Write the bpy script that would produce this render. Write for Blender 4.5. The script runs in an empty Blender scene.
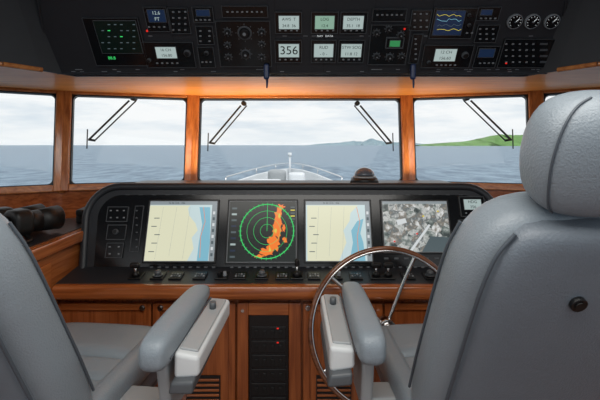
import bpy, math, random
from mathutils import Vector, Matrix
random.seed(7)
EYE = Vector((0,0,1.55)); F=400.0; HZ=145.0
sc = bpy.context.scene
sc.view_settings.view_transform='Standard'
# ---------------------------------------------------------------- helpers
def lin(c):
    return tuple(((v/255.0)/12.92 if v/255.0<=0.04045 else ((v/255.0+0.055)/1.055)**2.4) for v in c)
def mat(name,rgb,rough=0.5,metal=0.0,noise=0.0,nscale=20,bump=0.0,bscale=60,coat=0.0,emit=0.0,spec=0.5,crease=0.0):
    m=bpy.data.materials.new(name); m.use_nodes=True; nt=m.node_tree; b=nt.nodes['Principled BSDF']
    c=lin(rgb)+(1,)
    b.inputs['Base Color'].default_value=c; b.inputs['Roughness'].default_value=rough
    b.inputs['Metallic'].default_value=metal; b.inputs['Coat Weight'].default_value=coat
    b.inputs['Specular IOR Level'].default_value=spec
    tc=nt.nodes.new('ShaderNodeTexCoord')
    if emit:
        b.inputs['Emission Color'].default_value=c; b.inputs['Emission Strength'].default_value=emit
    n=nt.nodes.new('ShaderNodeTexNoise'); n.inputs['Scale'].default_value=nscale
    nt.links.new(tc.outputs['Object'],n.inputs['Vector'])
    mx=nt.nodes.new('ShaderNodeMix'); mx.data_type='RGBA'
    mx.inputs[6].default_value=tuple(v*(1-noise) for v in c[:3])+(1,)
    mx.inputs[7].default_value=tuple(min(1,v*(1+noise)) for v in c[:3])+(1,)
    nt.links.new(n.outputs['Fac'],mx.inputs[0]); nt.links.new(mx.outputs[2],b.inputs['Base Color'])
    if bump:
        n2=nt.nodes.new('ShaderNodeTexNoise'); n2.inputs['Scale'].default_value=bscale; n2.inputs['Detail'].default_value=4
        nt.links.new(tc.outputs['Object'],n2.inputs['Vector'])
        bp=nt.nodes.new('ShaderNodeBump'); bp.inputs['Strength'].default_value=bump; bp.inputs['Distance'].default_value=0.01
        nt.links.new(n2.outputs['Fac'],bp.inputs['Height']); nt.links.new(bp.outputs['Normal'],b.inputs['Normal'])
        if crease:   # soft low-frequency leather folds
            n3=nt.nodes.new('ShaderNodeTexNoise'); n3.inputs['Scale'].default_value=7; n3.inputs['Detail'].default_value=2; n3.inputs['Distortion'].default_value=1.0
            nt.links.new(tc.outputs['Object'],n3.inputs['Vector'])
            b2=nt.nodes.new('ShaderNodeBump'); b2.inputs['Strength'].default_value=crease; b2.inputs['Distance'].default_value=.03
            nt.links.new(n3.outputs['Fac'],b2.inputs['Height']); nt.links.new(bp.outputs['Normal'],b2.inputs['Normal']); nt.links.new(b2.outputs['Normal'],b.inputs['Normal'])
    return m
def wood(name,dark,light,axis='Z',rough=0.26,coat=0.7):
    m=bpy.data.materials.new(name); m.use_nodes=True; nt=m.node_tree; b=nt.nodes['Principled BSDF']
    tc=nt.nodes.new('ShaderNodeTexCoord'); mp=nt.nodes.new('ShaderNodeMapping')
    s={'X':(1.2,22,22),'Y':(22,1.2,22),'Z':(22,22,1.2)}[axis]
    mp.inputs['Scale'].default_value=s
    n=nt.nodes.new('ShaderNodeTexNoise'); n.inputs['Scale'].default_value=2.2; n.inputs['Detail'].default_value=8; n.inputs['Distortion'].default_value=0.6
    cr=nt.nodes.new('ShaderNodeValToRGB'); cr.color_ramp.elements[0].position=.3; cr.color_ramp.elements[1].position=.72
    cr.color_ramp.elements[0].color=lin(dark)+(1,); cr.color_ramp.elements[1].color=lin(light)+(1,)
    nt.links.new(tc.outputs['Object'],mp.inputs['Vector']); nt.links.new(mp.outputs[0],n.inputs['Vector'])
    nt.links.new(n.outputs['Fac'],cr.inputs['Fac']); nt.links.new(cr.outputs[0],b.inputs['Base Color'])
    b.inputs['Roughness'].default_value=rough; b.inputs['Coat Weight'].default_value=coat; b.inputs['Coat Roughness'].default_value=.1
    b.inputs['Specular IOR Level'].default_value=.35
    return m
WZ=wood('cherry_wood_vertical',(124,62,30),(172,96,50),'Z')
WX=wood('cherry_wood_horizontal',(130,66,32),(182,104,54),'X')
WY=wood('cherry_wood_side_panel',(150,80,40),(206,126,68),'Y')
WL=wood('cherry_wood_frame',(160,94,50),(208,136,76),'X')
WLZ=wood('cherry_wood_post',(160,94,50),(208,136,76),'Z')
LEA=mat('grey_leather',(136,146,154),.32,noise=.09,nscale=5,bump=.22,bscale=220,crease=.07)
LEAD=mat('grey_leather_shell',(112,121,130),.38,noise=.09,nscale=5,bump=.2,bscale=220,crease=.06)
PIPE=mat('grey_piping',(78,86,94),.45,noise=.05)
BLK=mat('black_dash_vinyl',(38,41,46),.4,noise=.1,bump=.12,bscale=300)
BLKG=mat('black_gloss_plastic',(20,22,25),.18,noise=.05)
OVH=mat('charcoal_console_panel',(42,44,48),.5,noise=.08,bump=.05,bscale=300)
DEV=mat('instrument_case_black',(17,18,20),.38,noise=.05)
DEVG=mat('instrument_grey_bezel',(84,88,92),.4,noise=.05)
BTN=mat('button_grey',(138,142,146),.4,noise=.05)
WHT=mat('white_plastic',(208,211,212),.35,noise=.02)
GREYP=mat('light_grey_plastic',(160,164,166),.4,noise=.03)
STL=mat('stainless_steel',(215,215,215),.18,metal=1,noise=.02)
RIM=wood('varnished_wheel_rim',(85,48,30),(135,82,50),'X',rough=.2,coat=1)
CEIL=mat('dark_headliner',(60,62,65),.8,noise=.05,bump=.1,bscale=200)
RUB=mat('black_rubber',(14,14,15),.5,noise=.05)
GEL=mat('white_gelcoat',(225,228,230),.3,noise=.02)
def em(name,rgb,s=1.0):
    m=mat(name,rgb,.25,emit=s,noise=.0)
    for l in list(m.node_tree.links):
        if l.to_socket.name=='Base Color': m.node_tree.links.remove(l)
    m.node_tree.nodes['Principled BSDF'].inputs['Base Color'].default_value=(0,0,0,1)
    return m
E_LCD=em('lcd_pale',(180,198,196),.8); E_LCDG=em('lcd_green',(150,188,168),.75); E_DK=em('lcd_digits',(20,30,35),.3)
E_CREAM=em('chart_land_cream',(226,226,196),.92); E_SEA=em('chart_sea_white',(200,220,222),.92); E_MENU=em('chart_menu',(150,160,165),.8)
E_SHAL=em('chart_shallow_blue',(130,188,208),.9); E_LINE=em('chart_line',(90,105,110),.7)
E_GRN=em('radar_green',(60,215,110),1.0); E_RDK=em('radar_dark',(8,20,17),.7); E_ORG=em('radar_orange',(240,120,25),1.0); E_YEL=em('yellow_trace',(225,205,70),.9)
E_BLU=em('blue_screen',(30,50,82),.55); E_RED=em('red_led',(220,40,30),1.0); E_WHT=em('white_text',(215,220,222),.9)
def noisy_emit(name,cols,scale,strength=.85):
    m=bpy.data.materials.new(name); m.use_nodes=True; nt=m.node_tree; b=nt.nodes['Principled BSDF']
    tc=nt.nodes.new('ShaderNodeTexCoord'); n=nt.nodes.new('ShaderNodeTexVoronoi'); n.inputs['Scale'].default_value=scale
    n2=nt.nodes.new('ShaderNodeTexNoise'); n2.inputs['Scale'].default_value=scale*1.5; n2.inputs['Detail'].default_value=6
    cr=nt.nodes.new('ShaderNodeValToRGB'); cr.color_ramp.interpolation='LINEAR'
    els=cr.color_ramp.elements
    while len(els)<len(cols): els.new(.5)
    for i,c in enumerate(cols):
        els[i].position=.25+.5*i/(len(cols)-1); els[i].color=lin(c)+(1,)
    mx=nt.nodes.new('ShaderNodeMix'); mx.data_type='RGBA'; mx.inputs[0].default_value=.55
    nt.links.new(tc.outputs['Object'],n.inputs['Vector']); nt.links.new(tc.outputs['Object'],n2.inputs['Vector'])
    nt.links.new(n.outputs['Color'],mx.inputs[6]); nt.links.new(n2.outputs['Color'],mx.inputs[7])
    sep=nt.nodes.new('ShaderNodeSeparateColor'); nt.links.new(mx.outputs[2],sep.inputs[0])
    nt.links.new(sep.outputs[0],cr.inputs['Fac']); nt.links.new(cr.outputs[0],b.inputs['Emission Color'])
    b.inputs['Emission Strength'].default_value=strength; b.inputs['Base Color'].default_value=(0,0,0,1); b.inputs['Roughness'].default_value=.25
    return m
E_AER=noisy_emit('aerial_image',[(60,68,68),(128,138,134),(205,207,204),(104,112,114),(138,132,122),(226,228,227)],28)

def empty(name,loc=(0,0,0),rz=0):
    e=bpy.data.objects.new(name,None); sc.collection.objects.link(e); e.location=loc; e.rotation_euler=(0,0,rz); e.empty_display_size=.05
    return e
def mk(name,verts,faces,m,parent=None,smooth=False,bevel=0,seg=3):
    me=bpy.data.meshes.new(name); me.from_pydata([tuple(v) for v in verts],[],faces); me.update()
    import bmesh
    bm=bmesh.new(); bm.from_mesh(me); bmesh.ops.recalc_face_normals(bm,faces=bm.faces); bm.to_mesh(me); bm.free()
    me.materials.append(m)
    o=bpy.data.objects.new(name,me); sc.collection.objects.link(o)
    if parent: o.parent=parent
    if smooth:
        for p in me.polygons: p.use_smooth=True
    if bevel:
        b=o.modifiers.new('bevel','BEVEL'); b.width=bevel; b.segments=seg; b.limit_method='ANGLE'; b.harden_normals=False
        for p in me.polygons: p.use_smooth=True
        w=o.modifiers.new('wn','WEIGHTED_NORMAL'); w.keep_sharp=True
    return o
HEX=[(0,1,2,3),(4,7,6,5),(0,4,5,1),(1,5,6,2),(2,6,7,3),(3,7,4,0)]
def hexa(name,p,m,parent=None,bevel=0): return mk(name,p,HEX,m,parent,bevel=bevel)
def box(name,x0,x1,y0,y1,z0,z1,m,parent=None,bevel=0):
    return hexa(name,[(x0,y0,z0),(x1,y0,z0),(x1,y1,z0),(x0,y1,z0),(x0,y0,z1),(x1,y0,z1),(x1,y1,z1),(x0,y1,z1)],m,parent,bevel)
def prism(name,poly,d,m,parent=None,bevel=0):
    n=len(poly); d=Vector(d); v=[Vector(p) for p in poly]+[Vector(p)+d for p in poly]
    f=[tuple(range(n)),tuple(range(2*n-1,n-1,-1))]+[(i,(i+1)%n,n+(i+1)%n,n+i) for i in range(n)]
    return mk(name,v,f,m,parent,bevel=bevel)
def loft(name,rings,m,parent=None,N=36,sub=1):
    """rings: (center,U,V,hu,hv,exp)"""
    vs=[];fs=[]
    for (c,U,V,hu,hv,e) in rings:
        c=Vector(c);U=Vector(U).normalized();V=Vector(V).normalized()
        for i in range(N):
            a=2*math.pi*i/N; ca=math.cos(a); sa=math.sin(a)
            x=math.copysign(abs(ca)**(2/e),ca)*hu; y=math.copysign(abs(sa)**(2/e),sa)*hv
            vs.append(c+U*x+V*y)
    R=len(rings)
    for r in range(R-1):
        for i in range(N):
            j=(i+1)%N; fs.append((r*N+i,r*N+j,(r+1)*N+j,(r+1)*N+i))
    fs.append(tuple(range(N))); fs.append(tuple(range((R-1)*N,R*N)))
    o=mk(name,vs,fs,m,parent,smooth=True)
    if sub:
        s=o.modifiers.new('sub','SUBSURF'); s.levels=sub; s.render_levels=sub
    return o
def cushion(name,p0,p1,U,V,hu,hv,m,parent,e=4,rnd=.04,hu1=None,hv1=None,bulge=0,K=8):
    """soft rounded solid from p0 to p1 with superellipse cross-section"""
    p0=Vector(p0);p1=Vector(p1);L=(p1-p0).length;hu1=hu1 or hu;hv1=hv1 or hv
    rs=[];seq=[]
    for k in range(5):
        a=math.pi/2*k/4; seq.append((rnd*(1-math.cos(a)), math.sin(a)))
    mids=[rnd+(L-2*rnd)*i/K for i in range(1,K)]
    allr=[(t,s) for t,s in seq]+[(t,1) for t in mids]+[(L-t,s) for t,s in reversed(seq)]
    for t,s in allr:
        f=t/L; a=hu+(hu1-hu)*f; b=hv+(hv1-hv)*f
        b*=1+bulge*math.sin(math.pi*f)
        rs.append((p0.lerp(p1,f),U,V,max(a-rnd*(1-s),.002),max(b-rnd*(1-s),.002),e))
    return loft(name,rs,m,parent)
def cyl(name,p0,p1,r,m,parent=None,r1=None,N=20,bevel=0):
    p0=Vector(p0);p1=Vector(p1);d=(p1-p0).normalized(); r1=r if r1 is None else r1
    a=Vector((0,0,1)) if abs(d.z)<.9 else Vector((1,0,0)); U=d.cross(a).normalized(); V=d.cross(U)
    vs=[p0+(U*math.cos(2*math.pi*i/N)+V*math.sin(2*math.pi*i/N))*r for i in range(N)]+[p1+(U*math.cos(2*math.pi*i/N)+V*math.sin(2*math.pi*i/N))*r1 for i in range(N)]
    fs=[tuple(range(N)),tuple(range(N,2*N))]+[(i,(i+1)%N,N+(i+1)%N,N+i) for i in range(N)]
    o=mk(name,vs,fs,m,parent)
    for p in o.data.polygons:
        if len(p.vertices)==4: p.use_smooth=True
    if bevel:
        b=o.modifiers.new('bevel','BEVEL'); b.width=bevel; b.segments=2; b.limit_method='ANGLE'
    return o
def tube(name,pts,r,m,parent=None,cyclic=False):
    cu=bpy.data.curves.new(name,'CURVE'); cu.dimensions='3D'; cu.bevel_depth=r; cu.bevel_resolution=4; cu.use_fill_caps=True
    sp=cu.splines.new('POLY'); sp.points.add(len(pts)-1)
    for i,p in enumerate(pts): sp.points[i].co=tuple(p)+(1,)
    sp.use_cyclic_u=cyclic; sp.use_smooth=True
    cu.materials.append(m); o=bpy.data.objects.new(name,cu); sc.collection.objects.link(o)
    if parent: o.parent=parent
    return o
def spline(pts,n=12):
    out=[];P=[Vector(p) for p in pts]; P=[2*P[0]-P[1]]+P+[2*P[-1]-P[-2]]
    for i in range(1,len(P)-2):
        for k in range(n):
            t=k/n; a,b,c,d=P[i-1],P[i],P[i+1],P[i+2]
            out.append(.5*((2*b)+(c-a)*t+(2*a-5*b+4*c-d)*t*t+(3*b-a-3*c+d)*t**3))
    out.append(P[-2]); return out
class Plane:
    def __init__(s,O,U,V):
        s.O=Vector(O);s.U=Vector(U).normalized();s.V=Vector(V).normalized();s.N=s.U.cross(s.V).normalized()
    def pt(s,u,v,n=0): return s.O+s.U*u+s.V*v+s.N*n
    def m(s,px,py):   # photo measurement -> metres on this real surface
        d=Vector(((px-300)/F,1,(HZ-py)/F)); t=(s.O-EYE).dot(s.N)/d.dot(s.N); q=EYE+d*t-s.O
        return q.dot(s.U),q.dot(s.V)
    def rect(s,x0,y0,x1,y1):
        xm=(x0+x1)/2; ym=(y0+y1)/2
        return s.m(x0,ym)[0],s.m(x1,ym)[0],s.m(xm,y1)[1],s.m(xm,y0)[1]
    def slab(s,name,u0,u1,v0,v1,n0,n1,m,parent,bevel=0):
        return hexa(name,[s.pt(u0,v0,n0),s.pt(u1,v0,n0),s.pt(u1,v1,n0),s.pt(u0,v1,n0),s.pt(u0,v0,n1),s.pt(u1,v0,n1),s.pt(u1,v1,n1),s.pt(u0,v1,n1)],m,parent,bevel)
    def knob(s,name,u,v,n0,n1,r,m,parent,r1=None):
        return cyl(name,s.pt(u,v,n0),s.pt(u,v,n1),r,m,parent,r1=r1,bevel=min(r*.15,.002))
    def poly(s,name,uv,n,m,parent): return mk(name,[s.pt(u,v,n) for u,v in uv],[tuple(range(len(uv)))],m,parent)
    def text(s,name,body,u,v,n,size,m,parent,align='CENTER'):
        c=bpy.data.curves.new(name,'FONT'); c.body=body; c.size=size; c.align_x=align; c.align_y='CENTER'; c.materials.append(m)
        o=bpy.data.objects.new(name,c); sc.collection.objects.link(o)
        M=Matrix((s.U,s.V,s.N)).transposed().to_4x4(); M.translation=s.pt(u,v,n); o.matrix_world=M
        if parent: o.parent=parent
        return o

# ---------------------------------------------------------------- camera
cam=bpy.data.cameras.new('camera'); co=bpy.data.objects.new('camera',cam); sc.collection.objects.link(co)
co.location=EYE; co.rotation_euler=(math.pi/2,0,0); cam.lens=24; cam.sensor_width=36; cam.shift_y=-55/600; cam.clip_end=30000; cam.clip_start=.02
sc.camera=co

# ---------------------------------------------------------------- world
w=bpy.data.worlds.new('sky'); sc.world=w; w.use_nodes=True; nt=w.node_tree; bg=nt.nodes['Background']
tc=nt.nodes.new('ShaderNodeTexCoord'); sep=nt.nodes.new('ShaderNodeSeparateXYZ'); nt.links.new(tc.outputs['Generated'],sep.inputs[0])
mp=nt.nodes.new('ShaderNodeMapping'); mp.inputs['Scale'].default_value=(1,1,5.5); mp.inputs['Location'].default_value=(.4,.2,.1); nt.links.new(tc.outputs['Generated'],mp.inputs[0])
n=nt.nodes.new('ShaderNodeTexNoise'); n.inputs['Scale'].default_value=4.2; n.inputs['Detail'].default_value=8; n.inputs['Roughness'].default_value=.6
nt.links.new(mp.outputs[0],n.inputs['Vector'])
cr=nt.nodes.new('ShaderNodeValToRGB'); cr.color_ramp.elements[0].position=.36; cr.color_ramp.elements[1].position=.56
cr.color_ramp.elements[0].color=lin((214,224,232))+(1,); cr.color_ramp.elements[1].color=lin((243,245,246))+(1,)
nt.links.new(n.outputs['Fac'],cr.inputs['Fac'])
hz=nt.nodes.new('ShaderNodeMapRange'); hz.inputs[1].default_value=0; hz.inputs[2].default_value=.06; hz.inputs[3].default_value=.6; hz.inputs[4].default_value=0
nt.links.new(sep.outputs[2],hz.inputs[0])
mx=nt.nodes.new('ShaderNodeMix'); mx.data_type='RGBA'; mx.inputs[7].default_value=lin((232,237,240))+(1,)
nt.links.new(hz.outputs[0],mx.inputs[0]); nt.links.new(cr.outputs[0],mx.inputs[6]); nt.links.new(mx.outputs[2],bg.inputs[0])
bg.inputs[1].default_value=1.1

# ---------------------------------------------------------------- sea, islands, foredeck
sea=mat('sea_water',(58,78,98),.4,noise=.35,nscale=.05,spec=.2)
nt=sea.node_tree; b=nt.nodes['Principled BSDF']; tcn=[q for q in nt.nodes if q.type=='TEX_COORD'][0]
mpp=nt.nodes.new('ShaderNodeMapping'); mpp.inputs['Scale'].default_value=(.13,.05,1); nt.links.new(tcn.outputs['Object'],mpp.inputs[0])
nn=nt.nodes.new('ShaderNodeTexNoise'); nn.inputs['Scale'].default_value=2.2; nn.inputs['Detail'].default_value=12; nn.inputs['Roughness'].default_value=.75; nt.links.new(mpp.outputs[0],nn.inputs['Vector'])
cr=nt.nodes.new('ShaderNodeValToRGB'); cr.color_ramp.elements[0].position=.38; cr.color_ramp.elements[1].position=.66
cr.color_ramp.elements[0].color=lin((58,88,112))+(1,); cr.color_ramp.elements[1].color=lin((138,162,180))+(1,)
nt.links.new(nn.outputs['Fac'],cr.inputs[0]); nt.links.new(cr.outputs[0],b.inputs['Base Color'])
bp=nt.nodes.new('ShaderNodeBump'); bp.inputs['Strength'].default_value=.5; bp.inputs['Distance'].default_value=.5
nt.links.new(nn.outputs['Fac'],bp.inputs['Height']); nt.links.new(bp.outputs[0],b.inputs['Normal'])
mk('sea',[(-9000,-9000,-4.5),(9000,-9000,-4.5),(9000,9000,-4.5),(-9000,9000,-4.5)],[(0,1,2,3)],sea)
def island(name,D,prof,rgb,depth):
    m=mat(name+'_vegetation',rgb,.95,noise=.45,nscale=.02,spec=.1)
    vs=[];fs=[];pts=[]
    for i in range(len(prof)-1):
        for k in range(6):
            t=k/6; pts.append((prof[i][0]*(1-t)+prof[i+1][0]*t, prof[i][1]*(1-t)+prof[i+1][1]*t+(random.uniform(-.3,.3) if prof[i][1]>1 else 0)))
    pts.append(prof[-1])
    for x,h in pts:
        X=x*D; H=max(h,0)*D/F
        for f,g in ((0,0),(.15,.35),(.35,.62),(.6,1),(1,.5),(1.5,0)):
            vs.append((X+(random.uniform(-1,1)*depth*.05),D-depth*.6+depth*f,-4.6+(H+4)*g if g else -4.6))
    for i in range(len(pts)-1):
        for k in range(5): fs.append((i*6+k,i*6+k+1,(i+1)*6+k+1,(i+1)*6+k))
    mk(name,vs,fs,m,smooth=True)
island('distant_island',6200,[(.02,0),(.06,1.8),(.10,2.8),(.13,4.4),(.155,3.4),(.178,7),(.195,4.6),(.22,3.0),(.25,2.8),(.30,1.5),(.34,0)],(138,158,166),400)  # aerial haze is mixed into this pale blue-grey land colour
island('green_headland',2600,[(.285,0),(.32,1.4),(.37,2.8),(.42,4.6),(.46,7.4),(.50,10.8),(.55,10),(.61,12),(.7,10),(.85,6),(1,0)],(112,148,90),400)
fd=empty('yacht_foredeck')
def bow(z): return [(-2.6,3.6,z),(-2.4,6.5,z),(-1.85,10,z),(-1.35,12.4,z),(-.85,13.9,z),(-.35,14.5,z),(.1,13.9,z),(.55,12.4,z),(1.05,10,z),(1.9,6.5,z),(2.5,3.6,z)]
prism('deck',bow(-.35),(0,0,.15),GEL,fd)
pts=bow(0)
def hb(y): return .33+.030*y
for i in range(len(pts)-1):
    a=Vector(pts[i]);c=Vector(pts[i+1])
    a0=a.copy();a0.z=-.3;c0=c.copy();c0.z=-.3;a1=a.copy();a1.z=hb(a.y)-.05;c1=c.copy();c1.z=hb(c.y)-.05
    d=(c-a).normalized().cross(Vector((0,0,1)))*.08
    hexa('bulwark_%d'%i,[a0,c0,c0+d,a0+d,a1,c1,c1+d,a1+d],GEL,fd,bevel=.01)
rl=[Vector((x,y,hb(y)+.12)) for x,y,_ in pts[2:9]]
tube('bow_rail',spline(rl),.018,STL,fd)
for k,p in enumerate(rl): cyl('rail_stanchion_%d'%k,(p.x,p.y,hb(p.y)-.08),p,.015,STL,fd)
cushion('anchor_windlass',(-.7,12.2,-.15),(-.7,12.2,.80),(1,0,0),(0,1,0),.28,.3,GREYP,fd,e=3,rnd=.1)
cushion('hatch_cover',(-.1,12.0,-.15),(-.1,12.0,.72),(1,0,0),(0,1,0),.25,.3,GEL,fd,e=4,rnd=.06)
cyl('jackstaff',(-.36,14.2,.4),(-.36,14.2,1.2),.03,GEL,fd)
cyl('jackstaff_lamp',(-.36,14.2,1.15),(-.36,14.2,1.28),.07,GEL,fd)
box('foredeck_locker',-1.3,-.5,9.5,11,-.2,.62,GEL,fd,bevel=.08)

# ---------------------------------------------------------------- room shell
ZS,ZT,ZC=1.28,1.90,1.92
cor=[(-2.75,1.95),(-1.585,2.66),(-.79,2.9),(.79,2.9),(1.585,2.66),(2.75,1.95)]
off=[(-.06,.08),(-.045,.11),(-.01,.12),(.01,.12),(.045,.11),(.06,.08)]
GL=bpy.data.materials.new('window_glass'); GL.use_nodes=True; nt=GL.node_tree; nt.nodes.clear()
o_=nt.nodes.new('ShaderNodeOutputMaterial'); tr=nt.nodes.new('ShaderNodeBsdfTransparent'); gl=nt.nodes.new('ShaderNodeBsdfGlossy'); gl.inputs['Roughness'].default_value=.02
tr.inputs[0].default_value=(.98,.985,.985,1)
ms=nt.nodes.new('ShaderNodeMixShader'); ms.inputs[0].default_value=.006
nt.links.new(tr.outputs[0],ms.inputs[1]); nt.links.new(gl.outputs[0],ms.inputs[2]); nt.links.new(ms.outputs[0],o_.inputs[0])
wallf=empty('wall_front')
pan=[]
for i in range(5):
    BL=Vector((cor[i][0],cor[i][1],ZS-.04)); BR=Vector((cor[i+1][0],cor[i+1][1],ZS-.04))
    TL=Vector((cor[i][0]+off[i][0],cor[i][1]+off[i][1],ZC)); TR=Vector((cor[i+1][0]+off[i+1][0],cor[i+1][1]+off[i+1][1],ZC))
    W=(BR-BL).length; H=(TL-BL).length; nr=(BR-BL).cross(TL-BL).normalized()
    if nr.y>0: nr=-nr
    def q(u,v,n_,BL=BL,BR=BR,TL=TL,TR=TR,W=W,H=H,nr=nr):
        s=u/W;t=v/H; return (BL*(1-s)+BR*s)*(1-t)+(TL*(1-s)+TR*s)*t+nr*n_
    def hx(name,u0,u1,v0,v1,n0,n1,m,par,bev=0,q=q):
        return hexa(name,[q(u0,v0,n0),q(u1,v0,n0),q(u1,v1,n0),q(u0,v1,n0),q(u0,v0,n1),q(u1,v0,n1),q(u1,v1,n1),q(u0,v1,n1)],m,par,bev)
    pan.append((q,W,H,hx))
    a=Vector((cor[i][0],cor[i][1],0));c=Vector((cor[i+1][0],cor[i+1][1],0)); d=-(c-a).cross(Vector((0,0,1))).normalized()*.06
    up=Vector((0,0,ZS-.03))
    hexa('wall_panel_%d'%(i+1),[a,c,c+d,a+d,a+up,c+up,c+d+up,a+d+up],WX,wallf)
    a2=Vector(TL);c2=Vector(TR);up=Vector((0,0,.5))
    hexa('wall_header_%d'%(i+1),[a2,c2,c2+d,a2+d,a2+up,c2+up,c2+d+up,a2+d+up],CEIL,wallf)
    wn=empty('window_%d'%(i+1))
    s=.048; b0=.045; tt=H-.022
    hx('frame_left',0,s,0,H,-.03,.035,WLZ,wn,.008); hx('frame_right',W-s,W,0,H,-.03,.035,WLZ,wn,.008)
    hx('frame_bottom',s,W-s,0,b0,-.03,.03,WL,wn,.006); hx('frame_top',s,W-s,tt,H,-.03,.03,WL,wn,.004)
    g=.007
    hx('gasket_left',s,s+g,b0,tt,-.03,.012,RUB,wn); hx('gasket_right',W-s-g,W-s,b0,tt,-.03,.012,RUB,wn)
    hx('gasket_bottom',s,W-s,b0,b0+g,-.03,.012,RUB,wn); hx('gasket_top',s,W-s,tt-g,tt,-.03,.012,RUB,wn)
    hx('glass',s,W-s,b0,tt,-.028,-.022,GL,wn)
    for k,(cu,cv,su,sv) in enumerate(((s+g,b0+g,1,1),(W-s-g,b0+g,-1,1),(s+g,tt-g,1,-1),(W-s-g,tt-g,-1,-1))):
        r=.03; arc=[q(cu,cv,.008)]+[q(cu+su*r*(1-math.sin(t)),cv+sv*r*(1-math.cos(t)),.008) for t in [math.pi/2*j/6 for j in range(7)]]
        prism('gasket_corner_%d'%k,arc,nr*-.035,RUB,wn)
for i in range(1,5):
    b_=Vector((cor[i][0],cor[i][1],ZS-.05)); t_=Vector((cor[i][0]+off[i][0],cor[i][1]+off[i][1],ZC))
    cyl('trim_%d'%i,b_,t_,.022,WLZ)
# wipers: pantograph arms outside the glass (fractions across / up each window)
WB=mat('wiper_black',(30,32,35),.5,noise=.05)
for i,(s0,t0,s1,t1) in ((1,(.47,.955,.17,.53)),(2,(.215,.92,.07,.50)),(2,(.79,.92,.935,.50)),(3,(.53,.955,.83,.53))):
    q,W,H,_=pan[i]; e=empty('windscreen_wiper')
    sg=1 if s1<s0 else -1; d=.045*sg/W
    P=lambda s,t,n_=-.07: q(s*W,t*H,n_)
    tube('arm_main',[P(s0,t0),P(s1,t1)],.007,WB,e); tube('arm_link',[P(s0+d,t0),P(s1+d*.8,t1-.01)],.005,WB,e)
    p=P(s0+d*.5,t0+.02,-.05); cyl('motor_housing',p,p+Vector((0,.05,0)),.018,WB,e)
    tube('blade_holder',[P(s1-d*.1,t1),P(s1+d*.9,t1-.01)],.008,WB,e)
    tube('blade',[P(s1-d*.15,t1-.10,-.045),P(s1-d*.15,t1+.10,-.045)],.004,WB,e)
# floor / ceiling / side walls
FL=wood('teak_floor',(90,55,30),(130,85,50),'Y',rough=.4,coat=.2)
fl=[(-2.75,-1.5,0),(2.75,-1.5,0)]+[(c[0],c[1],0) for c in reversed(cor)]
prism('floor',fl,(0,0,-.05),FL)
prism('ceiling',[(-2.85,-1.5,2.42),(2.85,-1.5,2.42),(2.85,2.1,2.42),(1.65,2.85,2.42),(.8,3.1,2.42),(-.8,3.1,2.42),(-1.65,2.85,2.42),(-2.85,2.1,2.42)],(0,0,.05),CEIL)
for sgn,nm in ((-1,'left'),(1,'right')):
    x=sgn*2.75
    box('wall_'+nm,min(x,x+sgn*.06),max(x,x+sgn*.06),-1.5,1.95,0,1.25,WZ)
    wl=empty('window_%d'%(6 if sgn<0 else 7))
    box('frame_header',min(x,x+sgn*.06),max(x,x+sgn*.06),-1.5,1.95,1.9,2.42,WZ,wl)
    for k,y in enumerate((-1.5,.2,1.88)): box('frame_post_%d'%k,min(x,x+sgn*.06),max(x,x+sgn*.06),y,y+.07,1.25,1.9,WLZ,wl)
    box('glass',min(x+sgn*.02,x+sgn*.028),max(x+sgn*.02,x+sgn*.028),-1.45,1.9,1.25,1.9,GL,wl)
# wood soffit under the overhead console + fascia
inner=[(-2.7,1.35),(-1.6,1.72),(-1.36,1.83),(-1.27,1.97),(-1.2,2.12),(1.2,2.12),(1.27,1.97),(1.36,1.83),(1.6,1.72),(2.7,1.35)]
outer=[(2.80,2.02),(1.63,2.76),(.8,3.01),(-.8,3.01),(-1.63,2.76),(-2.80,2.02)]
WS=wood('soffit_wood',(206,128,56),(244,168,86),'X',rough=.45,coat=.15)
sp=[(inner[0],inner[1],inner[2],outer[4],outer[5]),(inner[2],inner[3],inner[4],outer[3],outer[4]),(inner[4],inner[5],outer[2],outer[3]),(inner[5],inner[6],inner[7],outer[1],outer[2]),(inner[7],inner[8],inner[9],outer[0],outer[1])]
so_=empty('trim_soffit')
for k,pl in enumerate(sp): prism('soffit_board_%d'%k,[(x,y,ZC) for x,y in pl],(0,0,.03),WS,so_)
fa=empty('trim_fascia')
for i in range(len(inner)-1):
    (x0,y0),(x1,y1)=inner[i],inner[i+1]
    hexa('fascia_%d'%i,[(x0,y0+.0,ZC-.004),(x1,y1+.0,ZC-.004),(x1,y1+.03,ZC-.004),(x0,y0+.03,ZC-.004),(x0,y0-.3,2.415),(x1,y1-.3,2.415),(x1,y1-.26,2.415),(x0,y0-.26,2.415)],CEIL,fa)
    if not 3<=i<=5: tube('fascia_bead_%d'%i,[(x0,y0,ZC),(x1,y1,ZC)],.012,WL,fa)

# ---------------------------------------------------------------- overhead console
oc=empty('overhead_console')
OP=Plane((0,2.06,1.920),(1,0,0),(0,-.33,.47))
LV=.60
prism('panel_body',[OP.pt(u,v,0) for u,v in [(-1.28,.03),(-1.25,0),(1.27,0),(1.30,.03),(1.20,LV*.88),(-1.18,LV*.88)]],OP.N*-.09,OVH,oc,bevel=.008)
tube('lower_lip',[OP.pt(u,v,-.01) for u,v in [(-1.28,.04),(-1.25,.0),(1.27,.0),(1.30,.04)]],.011,BLK,oc)
tube('edge_left',[OP.pt(-1.28,.03,0),OP.pt(-1.18,LV*.88,0)],.008,BLK,oc); tube('edge_right',[OP.pt(1.30,.03,0),OP.pt(1.20,LV*.88,0)],.008,BLK,oc)
for u in (-.62,-.12,.12,.35,.62): OP.slab('panel_joint',u,u+.002,.01,.5,0,.001,RUB,oc)

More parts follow.
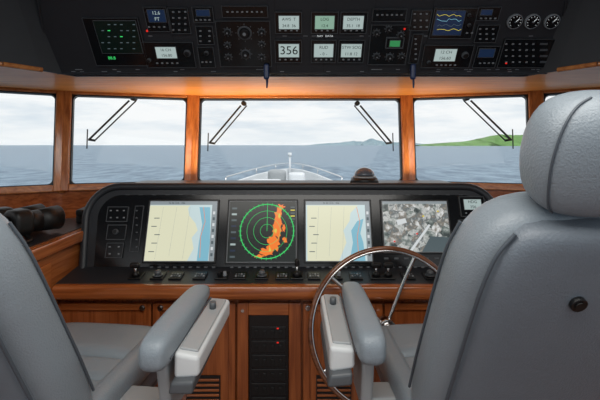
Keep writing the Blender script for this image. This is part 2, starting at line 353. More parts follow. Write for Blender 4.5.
def device(P,name,r,case=DEV,screen=None,sm=None,text=None,tm=None,knobs=(),btns=None,h=.012,ts=.7):
    e=empty(name); u0,u1,v0,v1=P.rect(*r)
    P.slab('case',u0,u1,v0,v1,-.0005,h,case,e,bevel=.003)
    g=.0025
    for nm_,aa in (('edge_a',(u0,u1,v0,v0+g)),('edge_b',(u0,u1,v1-g,v1)),('edge_c',(u0,u0+g,v0,v1)),('edge_d',(u1-g,u1,v0,v1))):
        P.slab(nm_,aa[0],aa[1],aa[2],aa[3],h-.001,h+.001,DEVG,e)
    P.slab('face',u0+.005,u1-.005,v0+.005,v1-.005,h,h+.001,BLKG,e)
    if screen:
        a,b_,c,d=P.rect(*screen); P.slab('lcd_frame',a-.003,b_+.003,c-.003,d+.003,h,h+.003,DEVG,e,bevel=.001)
        P.slab('lcd',a,b_,c,d,h+.002,h+.0035,sm,e)
        if text:
            lines=text.split('|')
            for k,tx in enumerate(lines):
                P.text('readout_%d'%k,tx,(a+b_)/2,d-(d-c)*(k+.5)/len(lines),h+.0045,(d-c)*ts/len(lines)*(1.15 if len(lines)>1 else 1),tm or E_DK,e)
    for (x,y,rr) in knobs:
        u,v=P.m(x,y); P.knob('knob',u,v,h,h+.014,rr,DEVG,e,r1=rr*.85); P.knob('knob_cap',u,v,h+.014,h+.0155,rr*.7,DEV,e)
    if btns:
        x0,y0,x1,y1,nx,ny,bm=btns
        for i in range(nx):
            for j in range(ny):
                x=x0+(x1-x0)*(i/(nx-1) if nx>1 else 0); y=y0+(y1-y0)*(j/(ny-1) if ny>1 else 0); u,v=P.m(x,y)
                P.slab('button',u-.005,u+.005,v-.0035,v+.0035,h,h+.004,bm,e,bevel=.001)
    return e
e=device(OP,'engine_alarm_display',(90,17,144,65),screen=(99,20,140,52),sm=E_RDK)
for k in range(6):
    for j in range(5):
        u,v=OP.m(104+6.2*k,23.5+6*j)
        if (k*3+j*2)%4: OP.slab('indicator',u-.006,u+.006,v-.002,v+.002,.0155,.0165,E_GRN if (k*j)%5==1 else E_LINE,e)
OP.text('label','88.8',*OP.m(113,57),.0145,.022,E_GRN,e)
device(OP,'depth_sounder',(146,6,169,31),screen=(149,9,166,21),sm=E_BLU,text='12.6|FT',tm=E_LCD,btns=(150,26,165,26,4,1,BTN))
device(OP,'intercom_keypad',(170,7,190,33),btns=(174,11,186,29,3,4,BTN))
device(OP,'marine_radio',(145,41,195,67),screen=(157,46,177,57),sm=E_LCD,text='16 CH|156.80',knobs=((150,59,.011),(188,52,.018)),btns=(158,62,178,62,5,1,BTN),ts=.6)
device(OP,'pager_receiver',(193,6,214,22),screen=(197,9,210,15),sm=E_BLU,btns=(197,19,210,19,4,1,BTN))
device(OP,'toggle_switches',(197,25,214,44),btns=(201,30,210,40,2,3,BTN))
device(OP,'alarm_buzzer',(199,46,215,67),knobs=((207,52,.012),),btns=(203,61,211,61,3,1,BTN))
def knobset(name,r,ks):
    e=device(OP,name,r)
    for x,y,rr in ks:
        u,v=OP.m(x,y); OP.knob('ring',u,v,.012,.018,rr*1.25,DEVG,e); OP.knob('dial',u,v,.018,.032,rr,DEV,e,r1=rr*.8); OP.knob('cap',u,v,.032,.0335,rr*.3,BTN,e)
        for k in range(8):
            a=k*math.pi/4; OP.knob('dot',u+rr*1.5*math.cos(a),v+rr*1.5*math.sin(a),.012,.0135,.0018,BTN,e)
knobset('searchlight_controller',(218,20,271,66),((228,31,.014),(245,32,.028),(262,31,.014),(228,44,.012),(262,43,.012),(229,56,.013),(246,53,.02),(262,56,.013)))
device(OP,'horn_speaker_panel',(222,5,268,17),btns=(228,11,262,11,8,1,BTN))
for (nm,r,s,t,mm) in (('wind_display',(275,11,302,33),(279,15,299,28),'AWS  T|24.8  36',E_LCD),('log_display',(311,11,338,33),(315,15,334,28),'LOG|12.4',E_LCDG),('depth_display',(340,11,367,33),(343,15,363,28),'DEPTH|35.1  18',E_LCD),
                  ('heading_display',(275,39,302,62),(279,43,299,56),'356',E_LCD),('rudder_display',(311,39,336,62),(314,43,333,56),'RUD|- 0 -',E_LCD),('speed_display',(338,39,364,62),(341,43,361,56),'STW SOG|11.8 12',E_LCD)):
    device(OP,nm,r,screen=s,sm=mm,text=t,btns=(r[0]+5,r[3]-3.5,r[2]-5,r[3]-3.5,4,1,BTN),ts=.9 if t=='356' else .55)
OP.text('console_label','NAV   DATA',*OP.m(325,36),.002,.014,E_WHT,oc)
knobset('wiper_controller',(369,24,408,64),((376,32,.013),(388,28,.012),(400,34,.013),(376,55,.013),(389,56,.015),(401,55,.012)))
device(OP,'thruster_display',(385,36,403,47),case=DEVG,screen=(389,39,399,45),sm=em('thruster_lcd',(60,150,90),.7),h=.02)
device(OP,'dimmer_switches',(372,8,406,21),btns=(377,14,401,14,6,1,BTN))
device(OP,'fire_alarm_keypad',(410,9,430,30),btns=(414,13,426,26,3,3,BTN))
device(OP,'bilge_alarm',(410,33,420,63),btns=(415,38,415,58,1,5,BTN))
e=device(OP,'echo_sounder',(431,7,474,38),screen=(434,10,462,34),sm=E_BLU,knobs=((468,14,.009),(468,24,.009)),btns=(466,32,471,32,2,1,BTN))
for k,c in enumerate((E_YEL,E_SHAL,E_LINE,E_YEL)):
    tube('trace_%d'%k,[OP.pt(*OP.m(436+i*2.4,14+5*k+random.uniform(-1.4,1.4)),.0165) for i in range(11)],.0009,c,e)
device(OP,'marine_radio',(422,44,471,67),screen=(434,48,455,60),sm=E_LCD,text='12 CH|156.60',knobs=((428,61,.01),(464,54,.018)),btns=(436,64,454,64,5,1,BTN),ts=.6)
device(OP,'audio_controller',(476,6,499,20),screen=(480,9,491,14),sm=E_BLU,btns=(480,17.5,494,17.5,4,1,BTN))
device(OP,'selector_switches',(475,24,497,42),btns=(479,28,492,38,3,3,BTN))
device(OP,'navtex_receiver',(474,45,497,67),screen=(478,48,493,56),sm=E_BLU,btns=(479,62,492,62,4,1,BTN))
for gx in (514,531.5,551):
    e=empty('round_gauge'); u,v=OP.m(gx,21); OP.knob('bezel',u,v,0,.014,.036,BTN,e); OP.knob('dial_face',u,v,.014,.015,.031,BLKG,e)
    for k in range(9):
        a=math.radians(-40+k*32.5); p=OP.pt(u+.023*math.cos(a),v+.023*math.sin(a),.0155); p2=OP.pt(u+.027*math.cos(a),v+.027*math.sin(a),.0155); tube('tick_%d'%k,[p,p2],.0009,E_WHT,e)
    tube('needle',[OP.pt(u,v,.017),OP.pt(u+.014,v+.016,.017)],.0013,E_WHT,e); OP.knob('hub',u,v,.015,.019,.004,BTN,e)
e=device(OP,'breaker_switches',(500,38,556,67),btns=(505,43,532,61,5,4,BTN))
for k in range(4):
    u,v=OP.m(541,43+k*6); OP.slab('nameplate_%d'%k,u-.012,u+.025,v-.005,v+.005,.012,.0145,DEVG,e)
for x,y in ((505,62),(148,30),(404,28)):
    u,v=OP.m(x,y); OP.knob('warning_lamp',u,v,0,.016,.005,E_RED,oc)
for k in range(60):
    x=random.uniform(62,545); y=random.choice((36,69.5,71.5)); u,v=OP.m(x,y); OP.slab('engraved_label',u-.01,u+.01,v-.0018,v+.0018,0,.0008,BTN,oc)
NAV=mat('navy_handset',(26,44,82),.4,noise=.05)
for x in (267,411):
    e=empty('hand_microphone'); u,v=OP.m(x,70); p=OP.pt(u,v,.018)
    cushion('handset',p+Vector((0,-.02,.035)),p+Vector((0,-.02,-.045)),(1,0,0),(0,1,0),.014,.013,NAV,e,e=3,rnd=.01)
    cyl('clip',OP.pt(u,v,.001),p+Vector((0,-.02,.0)),.008,DEVG,e)
    tube('cord',spline([p+Vector((0,-.02,-.04)),p+Vector((.002,-.02,-.085)),p+Vector((.006,-.018,-.06)),p+Vector((.008,.0,.02))]),.003,NAV,e)
for x,y in ((-1.5,1.55),(1.52,1.5)):
    e=empty('ceiling_downlight'); c=Vector((x,y,2.12)); cyl('bezel',c,c+Vector((0,.05,.03)),.035,STL,e); cyl('lens',c+Vector((0,-.004,-.003)),c,.024,em('lamp_lens',(250,235,200),2) ,e)

# ---------------------------------------------------------------- helm dashboard
db=empty('helm_dashboard')
DV=(.135,.418); DP=Plane((0,2.15,.895),(1,0,0),(0,DV[0],DV[1])); DL=math.hypot(*DV)
cx0=-.045
def rounded(hw_b,hw_t,v0,v1,r,n=8):
    P=[(-hw_b,v0),(hw_b,v0)]
    for k in range(n+1):
        a=math.pi/2*k/n; P.append((hw_t-r+r*math.cos(a),v1-r+r*math.sin(a)))
    for k in range(n+1):
        a=math.pi/2+math.pi/2*k/n; P.append((-hw_t+r+r*math.cos(a),v1-r+r*math.sin(a)))
    return [(u+cx0,v) for u,v in P]
ol=rounded(1.12,1.15,-.03,DL,.17)
prism('body',[DP.pt(u,v,0) for u,v in ol],(0,.40,0),BLK,db)
tube('padded_rim',[DP.pt(u,v,-.005) for u,v in ol[1:]+ol[:1]],.022,BLK,db)
il=rounded(1.06,1.08,.0,DL-.05,.12)
prism('display_fascia',[DP.pt(u,v,0) for u,v in il],DP.N*.006,BLKG,db)
prism('dash_top',[(-1.02+cx0,2.40,1.300),(1.02+cx0,2.40,1.300),(1.12+cx0,2.70,1.272),(.78,2.80,1.262),(-.78,2.80,1.262),(-1.12+cx0,2.70,1.272)],(0,0,.018),BLK,db,bevel=.004)
LP=Plane((0,1.95,.868),(1,0,0),(0,.2,.03))
prism('control_ledge',[(-1.2,1.95,.868),(1.12,1.95,.868),(1.12,2.19,.90),(-1.2,2.19,.90)],(0,0,-.06),BLK,db)
def screen(name,r,base):
    e=empty(name); u0,u1,v0,v1=DP.rect(*r); g=.012
    DP.slab('bezel',u0-g,u1+g,v0-g,v1+g,.006,.016,DEV,e,bevel=.004)
    DP.slab('bezel_edge',u0-.003,u1+.003,v0-.003,v1+.003,.016,.0168,BTN,e)
    DP.slab('screen',u0,u1,v0,v1,.0165,.0175,base,e)
    W=u1-u0;H=v1-v0
    def f(s,t): return (u0+s*W,v0+t*H)
    return e,f,W,H
def chart(r,flip):
    e,f,W,H=screen('chart_plotter',r,E_SEA)
    DP.poly('land',[f(*p) for p in ((0,.0),(.62,0),(.70,.2),(.66,.38),(.74,.5),(.70,.62),(.60,.75),(.57,.88),(.60,.93),(0,.93))] if not flip else [f(*p) for p in ((.02,.0),(.5,0),(.56,.15),(.62,.3),(.58,.5),(.68,.66),(.7,.8),(.82,.93),(.02,.93))],.018,E_CREAM,e)
    DP.poly('shallow_water',[f(*p) for p in ((.76,0),(.92,0),(.93,.3),(.92,.6),(.9,.9),(.74,.9),(.8,.6),(.77,.3))] if not flip else [f(*p) for p in ((.66,0),(.9,0),(.88,.3),(.84,.45),(.9,.7),(.8,.66),(.70,.5),(.72,.3))],.0181,E_SHAL,e)
    DP.poly('menu_bar',[f(*p) for p in ((0,.94),(1,.94),(1,1),(0,1))],.0183,E_MENU,e)
    DP.poly('side_menu',[f(*p) for p in ((.93,0),(1,0),(1,.94),(.93,.94))],.0184,E_MENU,e)
    for k in range(3):
        a=f(.15+.2*k,.03+.05*(k%2)); b_=f(.2+.2*k,.9)
        DP.poly('grid_%d'%k,[(a[0],a[1]),(a[0]+.0008,a[1]),(b_[0]+.0008,b_[1]),(b_[0],b_[1])],.0182,E_MENU,e)
    tube('route',[DP.pt(*f(*p),.0185) for p in ((.8,.05),(.79,.4),(.84,.65),(.8,.9))],.0012,E_ORG,e)
    for k in range(8):
        p=f(.965,.1+.1*k); DP.slab('menu_item_%d'%k,p[0]-.006,p[0]+.006,p[1]-.008,p[1]+.008,.0184,.0187,E_WHT if k%2 else E_LINE,e)
    for k in range(5):
        p=f(.05+.03*(k%3),.15+.14*k); DP.slab('chart_label_%d'%k,p[0],p[0]+.03,p[1]-.002,p[1]+.002,.0181,.0184,E_LINE,e)
    DP.text('title','N 34 12.6   356',*f(.4,.97),.0187,.014,E_DK,e)
chart((148.5,202,216,261),False); chart((306,202,370,261),True)
e,f,W,H=screen('radar_screen',(229,202,296,262),E_RDK)
c=f(.57,.5); R=H*.45
for k,rr in enumerate((1,.75,.5,.25)):
    tube('range_ring_%d'%k,[DP.pt(c[0]+R*rr*math.cos(a),c[1]+R*rr*math.sin(a),.018) for a in [2*math.pi*i/64 for i in range(64)]],.0024 if k==0 else .0009,E_GRN,e,True)
for k in range(36):
    a=2*math.pi*k/36; tube('bearing_tick_%d'%k,[DP.pt(c[0]+R*r_*math.cos(a),c[1]+R*r_*math.sin(a),.018) for r_ in (.94,1.06)],.001,E_GRN,e)
tube('heading_line',[DP.pt(*c,.0183),DP.pt(c[0],c[1]+R,.0183)],.0012,E_GRN,e)
random.seed(3)
def blob(cx,cy,rx,ry,m,n_,k):
    pts=[]
    for i in range(22):
        a=2*math.pi*i/22; q_=random.uniform(.45,1.2); pts.append((cx+rx*q_*math.cos(a),cy+ry*q_*math.sin(a)))
    DP.poly('echo_%d'%k,pts,n_,m,e)
for k,(s,t,rx,ry) in enumerate(((.74,.75,.06,.2),(.72,.5,.07,.16),(.68,.28,.11,.12),(.77,.9,.06,.06),(.58,.16,.13,.06),(.64,.36,.07,.06),(.82,.55,.03,.08),(.47,.09,.08,.03),(.74,.62,.06,.1),(.84,.35,.04,.05))):
    p=f(s,t); blob(p[0],p[1],rx*W,ry*H,E_ORG,.0184+k*.00003,k)
for k,(s,t) in enumerate(((.7,.5),(.62,.2),(.75,.75))):
    p=f(s,t); blob(p[0],p[1],.02*W,.05*H,E_YEL,.0188,20+k)
for k in range(9):
    p=f(.075,.08+.1*k); DP.slab('info_text_%d'%k,p[0]-.014,p[0]+.014,p[1]-.005,p[1]+.005,.0182,.0186,E_LCD if k in (2,7) else (E_BLU if k%2 else E_LINE),e)
for k in range(5):
    p=f(.95,.7+.05*k); DP.slab('readout_%d'%k,p[0]-.012,p[0]+.012,p[1]-.003,p[1]+.003,.0182,.0186,E_YEL if k%2 else E_LINE,e)
e,f,W,H=screen('camera_monitor',(383,202,448,252),E_AER)
DP.poly('menu_bar',[f(*p) for p in ((0,.95),(1,.95),(1,1),(0,1))],.0183,E_MENU,e)
DP.poly('runway',[f(*p) for p in ((.35,.0),(.40,0),(.72,.52),(.69,.54))],.0182,E_WHT,e)
DP.poly('building',[f(*p) for p in ((.22,.52),(.36,.57),(.34,.66),(.2,.62))],.0182,E_WHT,e)
DP.poly('water',[f(*p) for p in ((.55,.0),(.98,0),(.98,.28),(.7,.3))],.0181,E_LINE,e)
for k,(s,t) in enumerate(((.15,.2),(.85,.8),(.5,.35),(.62,.7))):
    p=f(s,t); DP.slab('marker_%d'%k,p[0]-.005,p[0]+.005,p[1]-.004,p[1]+.004,.0183,.0187,E_RED if k%2==0 else E_YEL,e)
for (a,b_) in ((152,214),(232,294),(308,368),(385,445)):
    for k in range(9):
        u,v=DP.m(a+(b_-a)*k/8,267.3); DP.slab('soft_key',u-.009,u+.009,v-.004,v+.004,.006,.01,DEVG,db,bevel=.001)
for k in range(26):
    u,v=DP.m(128+13.3*k,195.0); DP.slab('panel_label',u-.012,u+.012,v-.0015,v+.0015,.006,.0065,DEVG,db)
for k in range(7):
    u,v=DP.m(386+10*k,258.5); DP.slab('monitor_key',u-.012,u+.012,v-.005,v+.005,.006,.01,DEVG,db,bevel=.001)
device(DP,'engine_start_switches',(108,207,129,222),btns=(112,211,125,218,3,2,BTN),h=.014)
device(DP,'bow_thruster_control',(108,225,127,240),knobs=((117,232,.016),),h=.014)
device(DP,'anchor_control',(107,243,124,258),btns=(111,247,120,254,2,2,BTN),h=.014)
device(DP,'autopilot_display',(459,197,484,217),screen=(463,200,480,210),sm=E_LCD,text='HDG|356',btns=(465,213.5,480,213.5,4,1,BTN),h=.014)
device(DP,'trim_tab_control',(458,220,482,238),knobs=((464,229,.012),(476,229,.012)),h=.014)
device(DP,'horn_control',(456,242,478,258),btns=(461,246,473,254,3,2,BTN),h=.014)
device(DP,'stabiliser_control',(133,206,142,252),btns=(137.5,211,137.5,247,1,6,DEVG),h=.01)
for x,kind in ((136,'lever'),(158,'trackball'),(176,'keys'),(200,'keys'),(222,'knob'),(240,'keys'),(262,'trackball'),(282,'keys'),(297,'joystick'),(314,'keys'),(336,'knob'),(356,'keys'),(376,'lever'),(388,'lever'),(408,'keys'),(430,'trackball'),(450,'knob')):
    u,v=LP.m(x,277)
    nm={'lever':'throttle_lever','trackball':'trackball','keys':'keypad','knob':'rotary_switch','joystick':'joystick'}[kind]
    e=empty(nm)
    LP.slab('plate',u-.032,u+.032,v-.03,v+.045,.0,.008,DEV,e,bevel=.003)
    if kind=='lever':
        p=LP.pt(u,v,.008); cyl('boot',p,p+Vector((0,0,.02)),.022,RUB,e,r1=.012); cyl('stem',p,p+Vector((.0,-.01,.05)),.006,STL,e); cushion('grip',p+Vector((-.025,-.012,.055)),p+Vector((.025,-.012,.055)),(0,1,0),(0,0,1),.012,.014,RUB,e,e=2.5,rnd=.01)
    elif kind=='trackball':
        p=LP.pt(u,v,.008); cushion('ball',p,p+Vector((0,0,.03)),(1,0,0),(0,1,0),.018,.018,DEVG,e,e=2,rnd=.015); cyl('ring',p,p+Vector((0,0,.006)),.026,DEVG,e)
    elif kind=='knob':
        LP.knob('knob_a',u-.013,v,.008,.03,.011,DEV,e); LP.knob('knob_b',u+.015,v,.008,.03,.011,BTN,e,r1=.008)
    elif kind=='joystick':
        p=LP.pt(u,v,.008); cyl('boot',p,p+Vector((0,0,.025)),.026,RUB,e,r1=.01); cyl('stick',p,p+Vector((0,0,.055)),.005,STL,e); cushion('grip',p+Vector((0,0,.045)),p+Vector((0,0,.085)),(1,0,0),(0,1,0),.012,.012,RUB,e,e=2,rnd=.01)
    else:
        for i in range(4):
            for j in range(2): LP.slab('key',u-.024+i*.0135,u-.015+i*.0135,v-.015+j*.02,v-.003+j*.02,.008,.013,DEVG if (i+j)%3 else BTN,e,bevel=.001)
# compass
e=empty('magnetic_compass'); c=Vector((.405,2.52,1.313))
cyl('base',c,c+Vector((0,0,.032)),.090,DEV,e,r1=.080,N=40); cyl('collar',c+Vector((0,0,.032)),c+Vector((0,0,.042)),.072,GREYP,e,N=40)
DOME=mat('smoked_dome',(90,97,106),.12,coat=.5,spec=.4)
loft('dome',[(c+Vector((0,0,.042+.055*math.sin(a))),(1,0,0),(0,1,0),.064*math.cos(a)+.001,.064*math.cos(a)+.001,2) for a in [math.pi/2*i/8 for i in range(9)]],DOME,e)

# ---------------------------------------------------------------- lower cabinets
lc=empty('helm_cabinet')
YF=2.0
box('carcass',-1.2,1.12,YF+.01,2.6,0.06,.80,WZ,lc)
box('toe_kick',-1.2,1.12,YF+.06,2.5,0,.06,RUB,lc)
cushion('counter_nosing',(-1.2,1.95,.835),(1.12,1.95,.835),(0,1,0),(0,0,1),.028,.036,WX,lc,e=3,rnd=.01)
box('counter_deck',-1.2,1.12,1.955,2.2,.80,.806,WX,lc)
X=lambda px:(px-300)*YF/F
Z=lambda py:1.55-(py-HZ)*YF/F
def door(name,x0,x1,z0,z1):
    e=empty(name); e.parent=lc
    box('slab',x0,x1,YF-.008,YF+.01,z0,z1,WZ,e,bevel=.003)
    fr=.035
    box('stile_l',x0,x0+fr,YF-.02,YF-.008,z0,z1,WZ,e,bevel=.004); box('stile_r',x1-fr,x1,YF-.02,YF-.008,z0,z1,WZ,e,bevel=.004)
    box('rail_t',x0+fr,x1-fr,YF-.02,YF-.008,z1-fr,z1,WX,e,bevel=.004); box('rail_b',x0+fr,x1-fr,YF-.02,YF-.008,z0,z0+fr,WX,e,bevel=.004)
    return e
zt=Z(300)
def latch(x,z):
    cyl('latch_ring',(x,YF-.026,z),(x,YF-.02,z),.014,STL,lc); cyl('latch_button',(x,YF-.03,z),(x,YF-.026,z),.008,STL,lc)
for k,(a,b_) in enumerate(((56,152),(154,236))):
    door('door_%d'%(k+1),X(a),X(b_),.08,zt-.01)
latch(X(144),Z(306)); latch(X(162),Z(306))
for k,(a,b_) in enumerate(((303,382),(384,452),(454,522))):
    door('door_%d'%(k+3),X(a),X(b_),.08,zt-.01)
latch(X(308),Z(306)); latch(X(444),Z(306)); latch(X(462),Z(306))
box('centre_frame_left',X(238),X(249),YF-.03,YF+.01,.08,zt-.005,WZ,lc,bevel=.004); box('centre_frame_right',X(289),X(301),YF-.03,YF+.01,.08,zt-.005,WZ,lc,bevel=.004)
box('centre_frame_top',X(249),X(289),YF-.03,YF+.01,Z(313),zt-.005,WX,lc,bevel=.004)
cyl('key_lock',(X(243.5),YF-.036,Z(308)),(X(243.5),YF-.03,Z(308)),.008,STL,lc)
ep=empty('equipment_rack'); box('face',X(249.5),X(288.5),YF-.022,YF+.008,.09,Z(313.5),BLKG,ep,bevel=.003)
for k in range(7):
    z=Z(330+14*k); box('slot_%d'%k,X(252),X(286),YF-.026,YF-.022,z-.03,z+.028,DEV,ep,bevel=.002)
    for j in range(4):
        x=X(257+8*j); box('breaker_%d_%d'%(k,j),x-.008,x+.008,YF-.034,YF-.026,z-.012,z+.012,RUB,ep,bevel=.002)
    if k in (0,1): box('led_%d'%k,X(277),X(279),YF-.0275,YF-.026,z+.017,z+.023,E_RED,ep)
for j,(a,b_) in enumerate(((188,220),(317,350))):
    e=empty('vent_grille')
    for k in range(9):
        z=Z(377+5*k); box('slat_%d'%k,X(a),X(b_),YF-.026,YF-.018,z-.008,z+.003,WX,e,bevel=.002)
    box('backing',X(a)-.004,X(b_)+.004,YF-.018,YF-.009,Z(420),Z(374),RUB,e)

# ---------------------------------------------------------------- side counters
for sgn,nm in ((-1,'left'),(1,'right')):
    e=empty('side_counter'); xi=1.21 if sgn<0 else 1.13
    def P2(x,y,z,s=sgn): return (s*x,y,z)
    pl=[(xi,1.0),(xi,2.3),(xi,2.7),(1.6,2.58),(2.7,1.9),(2.7,1.0)]
    prism('carcass',[P2(x,y,.05) for x,y in pl],(0,0,.97),WY,e)
    prism('toe_kick',[P2(x+(.05 if x<1.3 else 0),y,0) for x,y in pl],(0,0,.06),RUB,e)
    pl2=[(xi-.025,.98),(xi-.025,2.28),(xi-.01,2.69),(1.6,2.575),(2.7,1.895),(2.7,.98)]
    prism('top_trim',[P2(x,y,1.02) for x,y in pl2],(0,0,.06),WY,e,bevel=.012)
    pl3=[(xi+.03,1.02),(xi+.03,2.62),(1.6,2.5),(2.6,1.88),(2.6,1.02)]
    prism('inset_top',[P2(x,y,1.078) for x,y in pl3],(0,0,.006),BLK,e)
    for k,(ya,yb) in enumerate(((1.2,1.68),(1.7,1.94))):
        x=sgn*(xi-.006); box('panel_%d'%k,min(x,x+sgn*.01),max(x,x+sgn*.01),ya,yb,.15,.98,WY,e,bevel=.003)
e=empty('binoculars',(-1.41,2.08,1.084),math.radians(-25)); e.scale=(1.6,1.6,1.6)
for s in (-1,1):
    x=.045*s
    cyl('objective',(x,.0,.05),(x,.065,.05),.035,RUB,e,r1=.04); cyl('barrel',(x*1.0,-.05,.05),(x,.0,.05),.032,RUB,e,r1=.035)
    cushion('prism_housing',(x,-.085,.052),(x,-.03,.052),(1,0,0),(0,0,1),.042,.042,RUB,e,e=3,rnd=.012)
    cyl('eyepiece',(x*.85,-.135,.052),(x*.85,-.08,.052),.022,RUB,e,r1=.024); cyl('eyecup',(x*.85,-.15,.052),(x*.85,-.133,.052),.027,DEV,e)
    cyl('eye_lens',(x*.85,-.1505,.052),(x*.85,-.149,.052),.018,DEVG,e)
    cyl('lens_ring',(x,.065,.05),(x,.068,.05),.038,DEVG,e)
cyl('hinge',(0,-.08,.06),(0,.03,.06),.012,RUB,e); cyl('focus_wheel',(0,-.095,.06),(0,-.07,.06),.016,DEVG,e)
tube('strap',spline([(.05,-.05,.02),(.11,-.06,.006),(.13,-.14,.006),(.06,-.19,.006),(-.03,-.17,.006),(-.09,-.11,.006),(-.05,-.05,.02)]),.005,RUB,e)
e=empty('vhf_handset',(-1.30,2.42,1.084)); cushion('cradle',(0,0,0),(0,0,.05),(1,0,0),(0,1,0),.035,.055,RUB,e,rnd=.008); cushion('handle',(0,-.07,.065),(0,.08,.075),(1,0,0),(0,0,1),.022,.02,RUB,e,rnd=.01)

# ---------------------------------------------------------------- steering wheel
e=empty('steering_wheel',(.405,1.84,.705)); e.rotation_euler=(math.radians(-8),0,math.radians(4))
Rw=.36
ring=lambda R_,y,r,m,nm: tube(nm,[(R_*math.cos(a),y,R_*math.sin(a)) for a in [2*math.pi*i/96 for i in range(96)]],r,m,e,True)
ring(Rw,0,.0115,RIM,'rim'); ring(Rw-.011,-.004,.006,STL,'rim_inner_band')
for k in range(5):
    a=math.radians(66+72*k)
    tube('spoke_%d'%k,spline([(.03*math.cos(a),.03,.03*math.sin(a)),(.2*math.cos(a),.022,.2*math.sin(a)),((Rw-.01)*math.cos(a),0,(Rw-.01)*math.sin(a))]),.0085,STL,e)
cyl('hub',(0,.06,0),(0,.0,0),.045,STL,e,r1=.04,bevel=.006); cyl('hub_cap',(0,0,0),(0,-.012,0),.028,STL,e,r1=.018)
cyl('shaft',(0,.12,0),(0,.05,0),.022,STL,e)

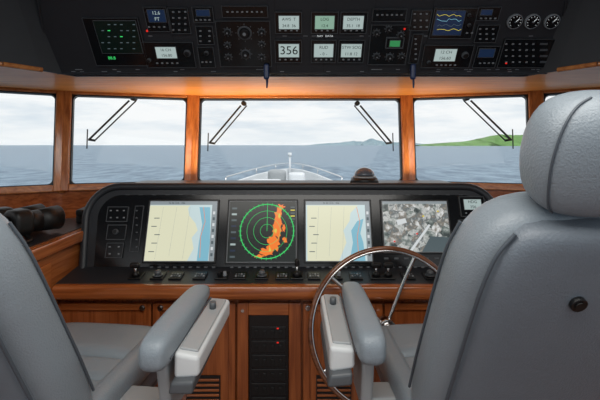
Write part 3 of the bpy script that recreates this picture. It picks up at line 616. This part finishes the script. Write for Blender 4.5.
# ---------------------------------------------------------------- helm chairs
def chair(loc,rz,inner,ax):
    """inner=+1: control box on the +X arm ; -1 on the -X arm"""
    e=empty('helm_chair',loc,rz)
    cyl('base_plate',(0,.05,0),(0,.05,.03),.24,STL,e,r1=.22,N=40,bevel=.006)
    cyl('pedestal',(0,.05,.03),(0,.05,.56),.06,STL,e,N=32); cyl('pedestal_sleeve',(0,.05,.3),(0,.05,.54),.075,STL,e,N=32)
    box('seat_frame',-.24,.24,-.2,.3,.54,.6,DEVG,e,bevel=.02)
    tube('footrest',spline([(-.16,.2,.5),(-.17,.42,.3),(-.15,.5,.26),(.15,.5,.26),(.17,.42,.3),(.16,.2,.5)]),.014,STL,e)
    X_=(1,0,0);Y_=(0,1,0);Z_=(0,0,1)
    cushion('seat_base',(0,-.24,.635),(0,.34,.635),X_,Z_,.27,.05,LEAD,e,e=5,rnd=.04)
    cushion('seat_cushion',(0,-.05,.715),(0,.10,.72),X_,Z_,.255,.05,LEA,e,e=4,rnd=.04)
    cushion('seat_cushion_rear',(0,-.24,.705),(0,-.03,.712),X_,Z_,.255,.05,LEA,e,e=4,rnd=.03)
    cushion('seat_cushion_front',(0,.085,.725),(0,.37,.715),X_,Z_,.262,.055,LEA,e,e=4,rnd=.05)
    for s in (-1,1): cushion('seat_bolster',(s*.24,-.22,.715),(s*.24,.33,.72),X_,Z_,.045,.06,LEA,e,e=2.6,rnd=.04)
    rs=[]
    prof=[(.70,-.20,.235,.055,.35),(.73,-.215,.262,.085,.9),(.80,-.24,.275,.1,1),(.92,-.295,.272,.102,1),(1.05,-.355,.266,.10,1),(1.18,-.415,.26,.098,1),(1.28,-.46,.25,.095,1),(1.35,-.49,.23,.09,1),(1.395,-.515,.195,.08,1),(1.42,-.527,.15,.06,1),(1.432,-.533,.10,.03,1)]
    nd=Vector((0,1,.45)).normalized()
    for z,y,hu,hv,_ in prof: rs.append(((0,y,z),X_,nd,hu,hv,3.2))
    loft('backrest',rs,LEA,e,N=48)
    rs=[]
    for z,y,hu,hv,_ in prof[1:-1]:
        rs.append((Vector((0,y,z))-nd*.052,X_,nd,hu*.84,hv*.72,3.6))
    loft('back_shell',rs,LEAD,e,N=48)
    for s in (-1,1):
        tube('piping',spline([Vector((s*hu*.985,y,z))+nd*.045*hv/.1 for z,y,hu,hv,_ in prof[2:-3]],6),.004,PIPE,e)
        tube('rear_piping',spline([Vector((s*hu*.86,y,z))-nd*(hv*.93) for z,y,hu,hv,_ in prof[2:-2]],6),.0045,PIPE,e)
    for k,i in enumerate((3,4,5,6)):
        z,y,hu,hv,_=prof[i]; tube('pleat_%d'%k,[Vector((x,y,z))+nd*(hv*1.0-.002) for x in (-.17,0,.17)],.004,PIPE,e)
    c=Vector((-.02,-.452,1.26))-nd*.115; cyl('recline_button',c,c-nd*.014,.018,DEV,e,bevel=.002); cyl('recline_button_cap',c-nd*.014,c-nd*.017,.011,RUB,e)
    h0=Vector((0,-.56,1.415)); h1=Vector((0,-.645,1.652)); rs=[]
    hp=((0,.07,.03),(.04,.11,.055),(.12,.133,.075),(.28,.148,.085),(.5,.156,.088),(.7,.152,.085),(.85,.138,.075),(.94,.112,.055),(.985,.078,.035),(1,.04,.015))
    for f_,a,b_ in hp: rs.append((h0.lerp(h1,f_),X_,nd,a,b_,2.7))
    loft('headrest',rs,LEA,e,N=48)
    ang=math.radians(212)
    for s in (-1,1):   # stitched seams running round the headrest sides
        pts=[]
        for f_,a,b_ in hp[1:-1]:
            cx_=abs(math.cos(ang))**(2/2.7)*a; cy_=-abs(math.sin(ang))**(2/2.7)*b_
            pts.append(h0.lerp(h1,f_)+Vector((s*cx_,0,0))+nd*cy_)
        tube('headrest_seam',spline(pts,6),.0025,PIPE,e)
    for s in (-1,1): cyl('headrest_post',(s*.05,-.55,1.38),(s*.05,-.575,1.47),.009,STL,e)
    for s in (-1,1):
        x=ax*s
        rs=[]
        for y,z,hu,hv in ((-.235,.925,.02,.02),(-.225,.927,.038,.04),(-.20,.93,.046,.052),(-.12,.938,.048,.055),(.0,.952,.046,.048),(.1,.965,.044,.036),(.17,.97,.042,.03),(.205,.97,.034,.024),(.22,.97,.02,.012)):
            rs.append(((x,y,z+.008),X_,Z_,hu,hv,3))
        loft('armrest_pad',rs,LEA,e)
        tube('armrest_piping_%s'%('l' if s<0 else 'r'),[(x+s*.045,y,z-.01) for y,z in ((-.19,.93),(-.1,.94),(0,.953),(.1,.966),(.18,.97))],.003,PIPE,e)
        hexa('arm_bracket',[(x-.02,-.12,.7),(x+.02,-.12,.7),(x+.02,.02,.7),(x-.02,.02,.7),(x-.02,-.16,.9),(x+.02,-.16,.9),(x+.02,.08,.93),(x-.02,.08,.93)],GREYP,e,bevel=.012)
        box('arm_mount',min(x-s*.18,x),max(x-s*.18,x),-.1,0,.62,.72,GREYP,e,bevel=.012)
        if s==inner:
            a=x+s*.045; b_=x+s*.125; lo,hi=min(a,b_),max(a,b_)
            hexa('control_box',[(lo,-.17,.845),(hi,-.17,.855),(hi,.17,.90),(lo,.17,.89),(lo,-.17,.928),(hi,-.17,.918),(hi,.17,.965),(lo,.17,.965)],WHT,e,bevel=.014)
            hexa('control_lid',[(lo+.012,-.15,.927),(hi-.01,-.15,.921),(hi-.01,.15,.962),(lo+.012,.15,.964),(lo+.012,-.15,.935),(hi-.01,-.15,.929),(hi-.01,.15,.970),(lo+.012,.15,.972)],GREYP,e,bevel=.004)
            hexa('control_base',[(lo-.01,-.19,.81),(hi-.012,-.19,.815),(hi-.012,.10,.87),(lo-.01,.10,.86),(lo,-.19,.85),(hi-.01,-.19,.856),(hi-.01,.13,.90),(lo,.13,.89)],DEVG,e,bevel=.01)
            cyl('control_knob',((lo+hi)/2,.08,.96),((lo+hi)/2,.08,.985),.012,DEVG,e)
    return e
chair((-.865,1.42,0),math.radians(-6),1,.46)
chair((.595,1.42,0),math.radians(2),-1,.385)

# ---------------------------------------------------------------- lights
def area(name,loc,rot,size,sy,power,col=(1,1,1),spread=None):
    l=bpy.data.lights.new(name,'AREA'); l.shape='RECTANGLE'; l.size=size; l.size_y=sy; l.energy=power; l.color=col
    if spread: l.spread=spread
    o=bpy.data.objects.new(name,l); sc.collection.objects.link(o); o.location=loc; o.rotation_euler=rot; return o
area('cabin_fill',(0,.3,2.38),(0,0,0),2.2,1.2,36,(1,.97,.92))  # unseen overhead fill, added to brighten the interior
# added amber fill on the dash, in invented strip housings, brightens the wood soffit
e=empty('soffit_fill_strip')
for k,(xa,xb,pw) in enumerate(((-1.0,.10,6),(.70,1.0,1.9))):
    box('fill_housing_%d'%k,xa,xb,2.70,2.72,1.288,1.294,BLK,e)
    area('soffit_fill_%d'%k,((xa+xb)/2,2.71,1.297),(math.radians(180-14),0,0),xb-xa,.02,pw,(1,.74,.44),math.radians(130))
sun=bpy.data.lights.new('sun','SUN'); sun.energy=1.5; sun.angle=.3; so=bpy.data.objects.new('sun',sun); sc.collection.objects.link(so); so.rotation_euler=(math.radians(35),math.radians(25),0)
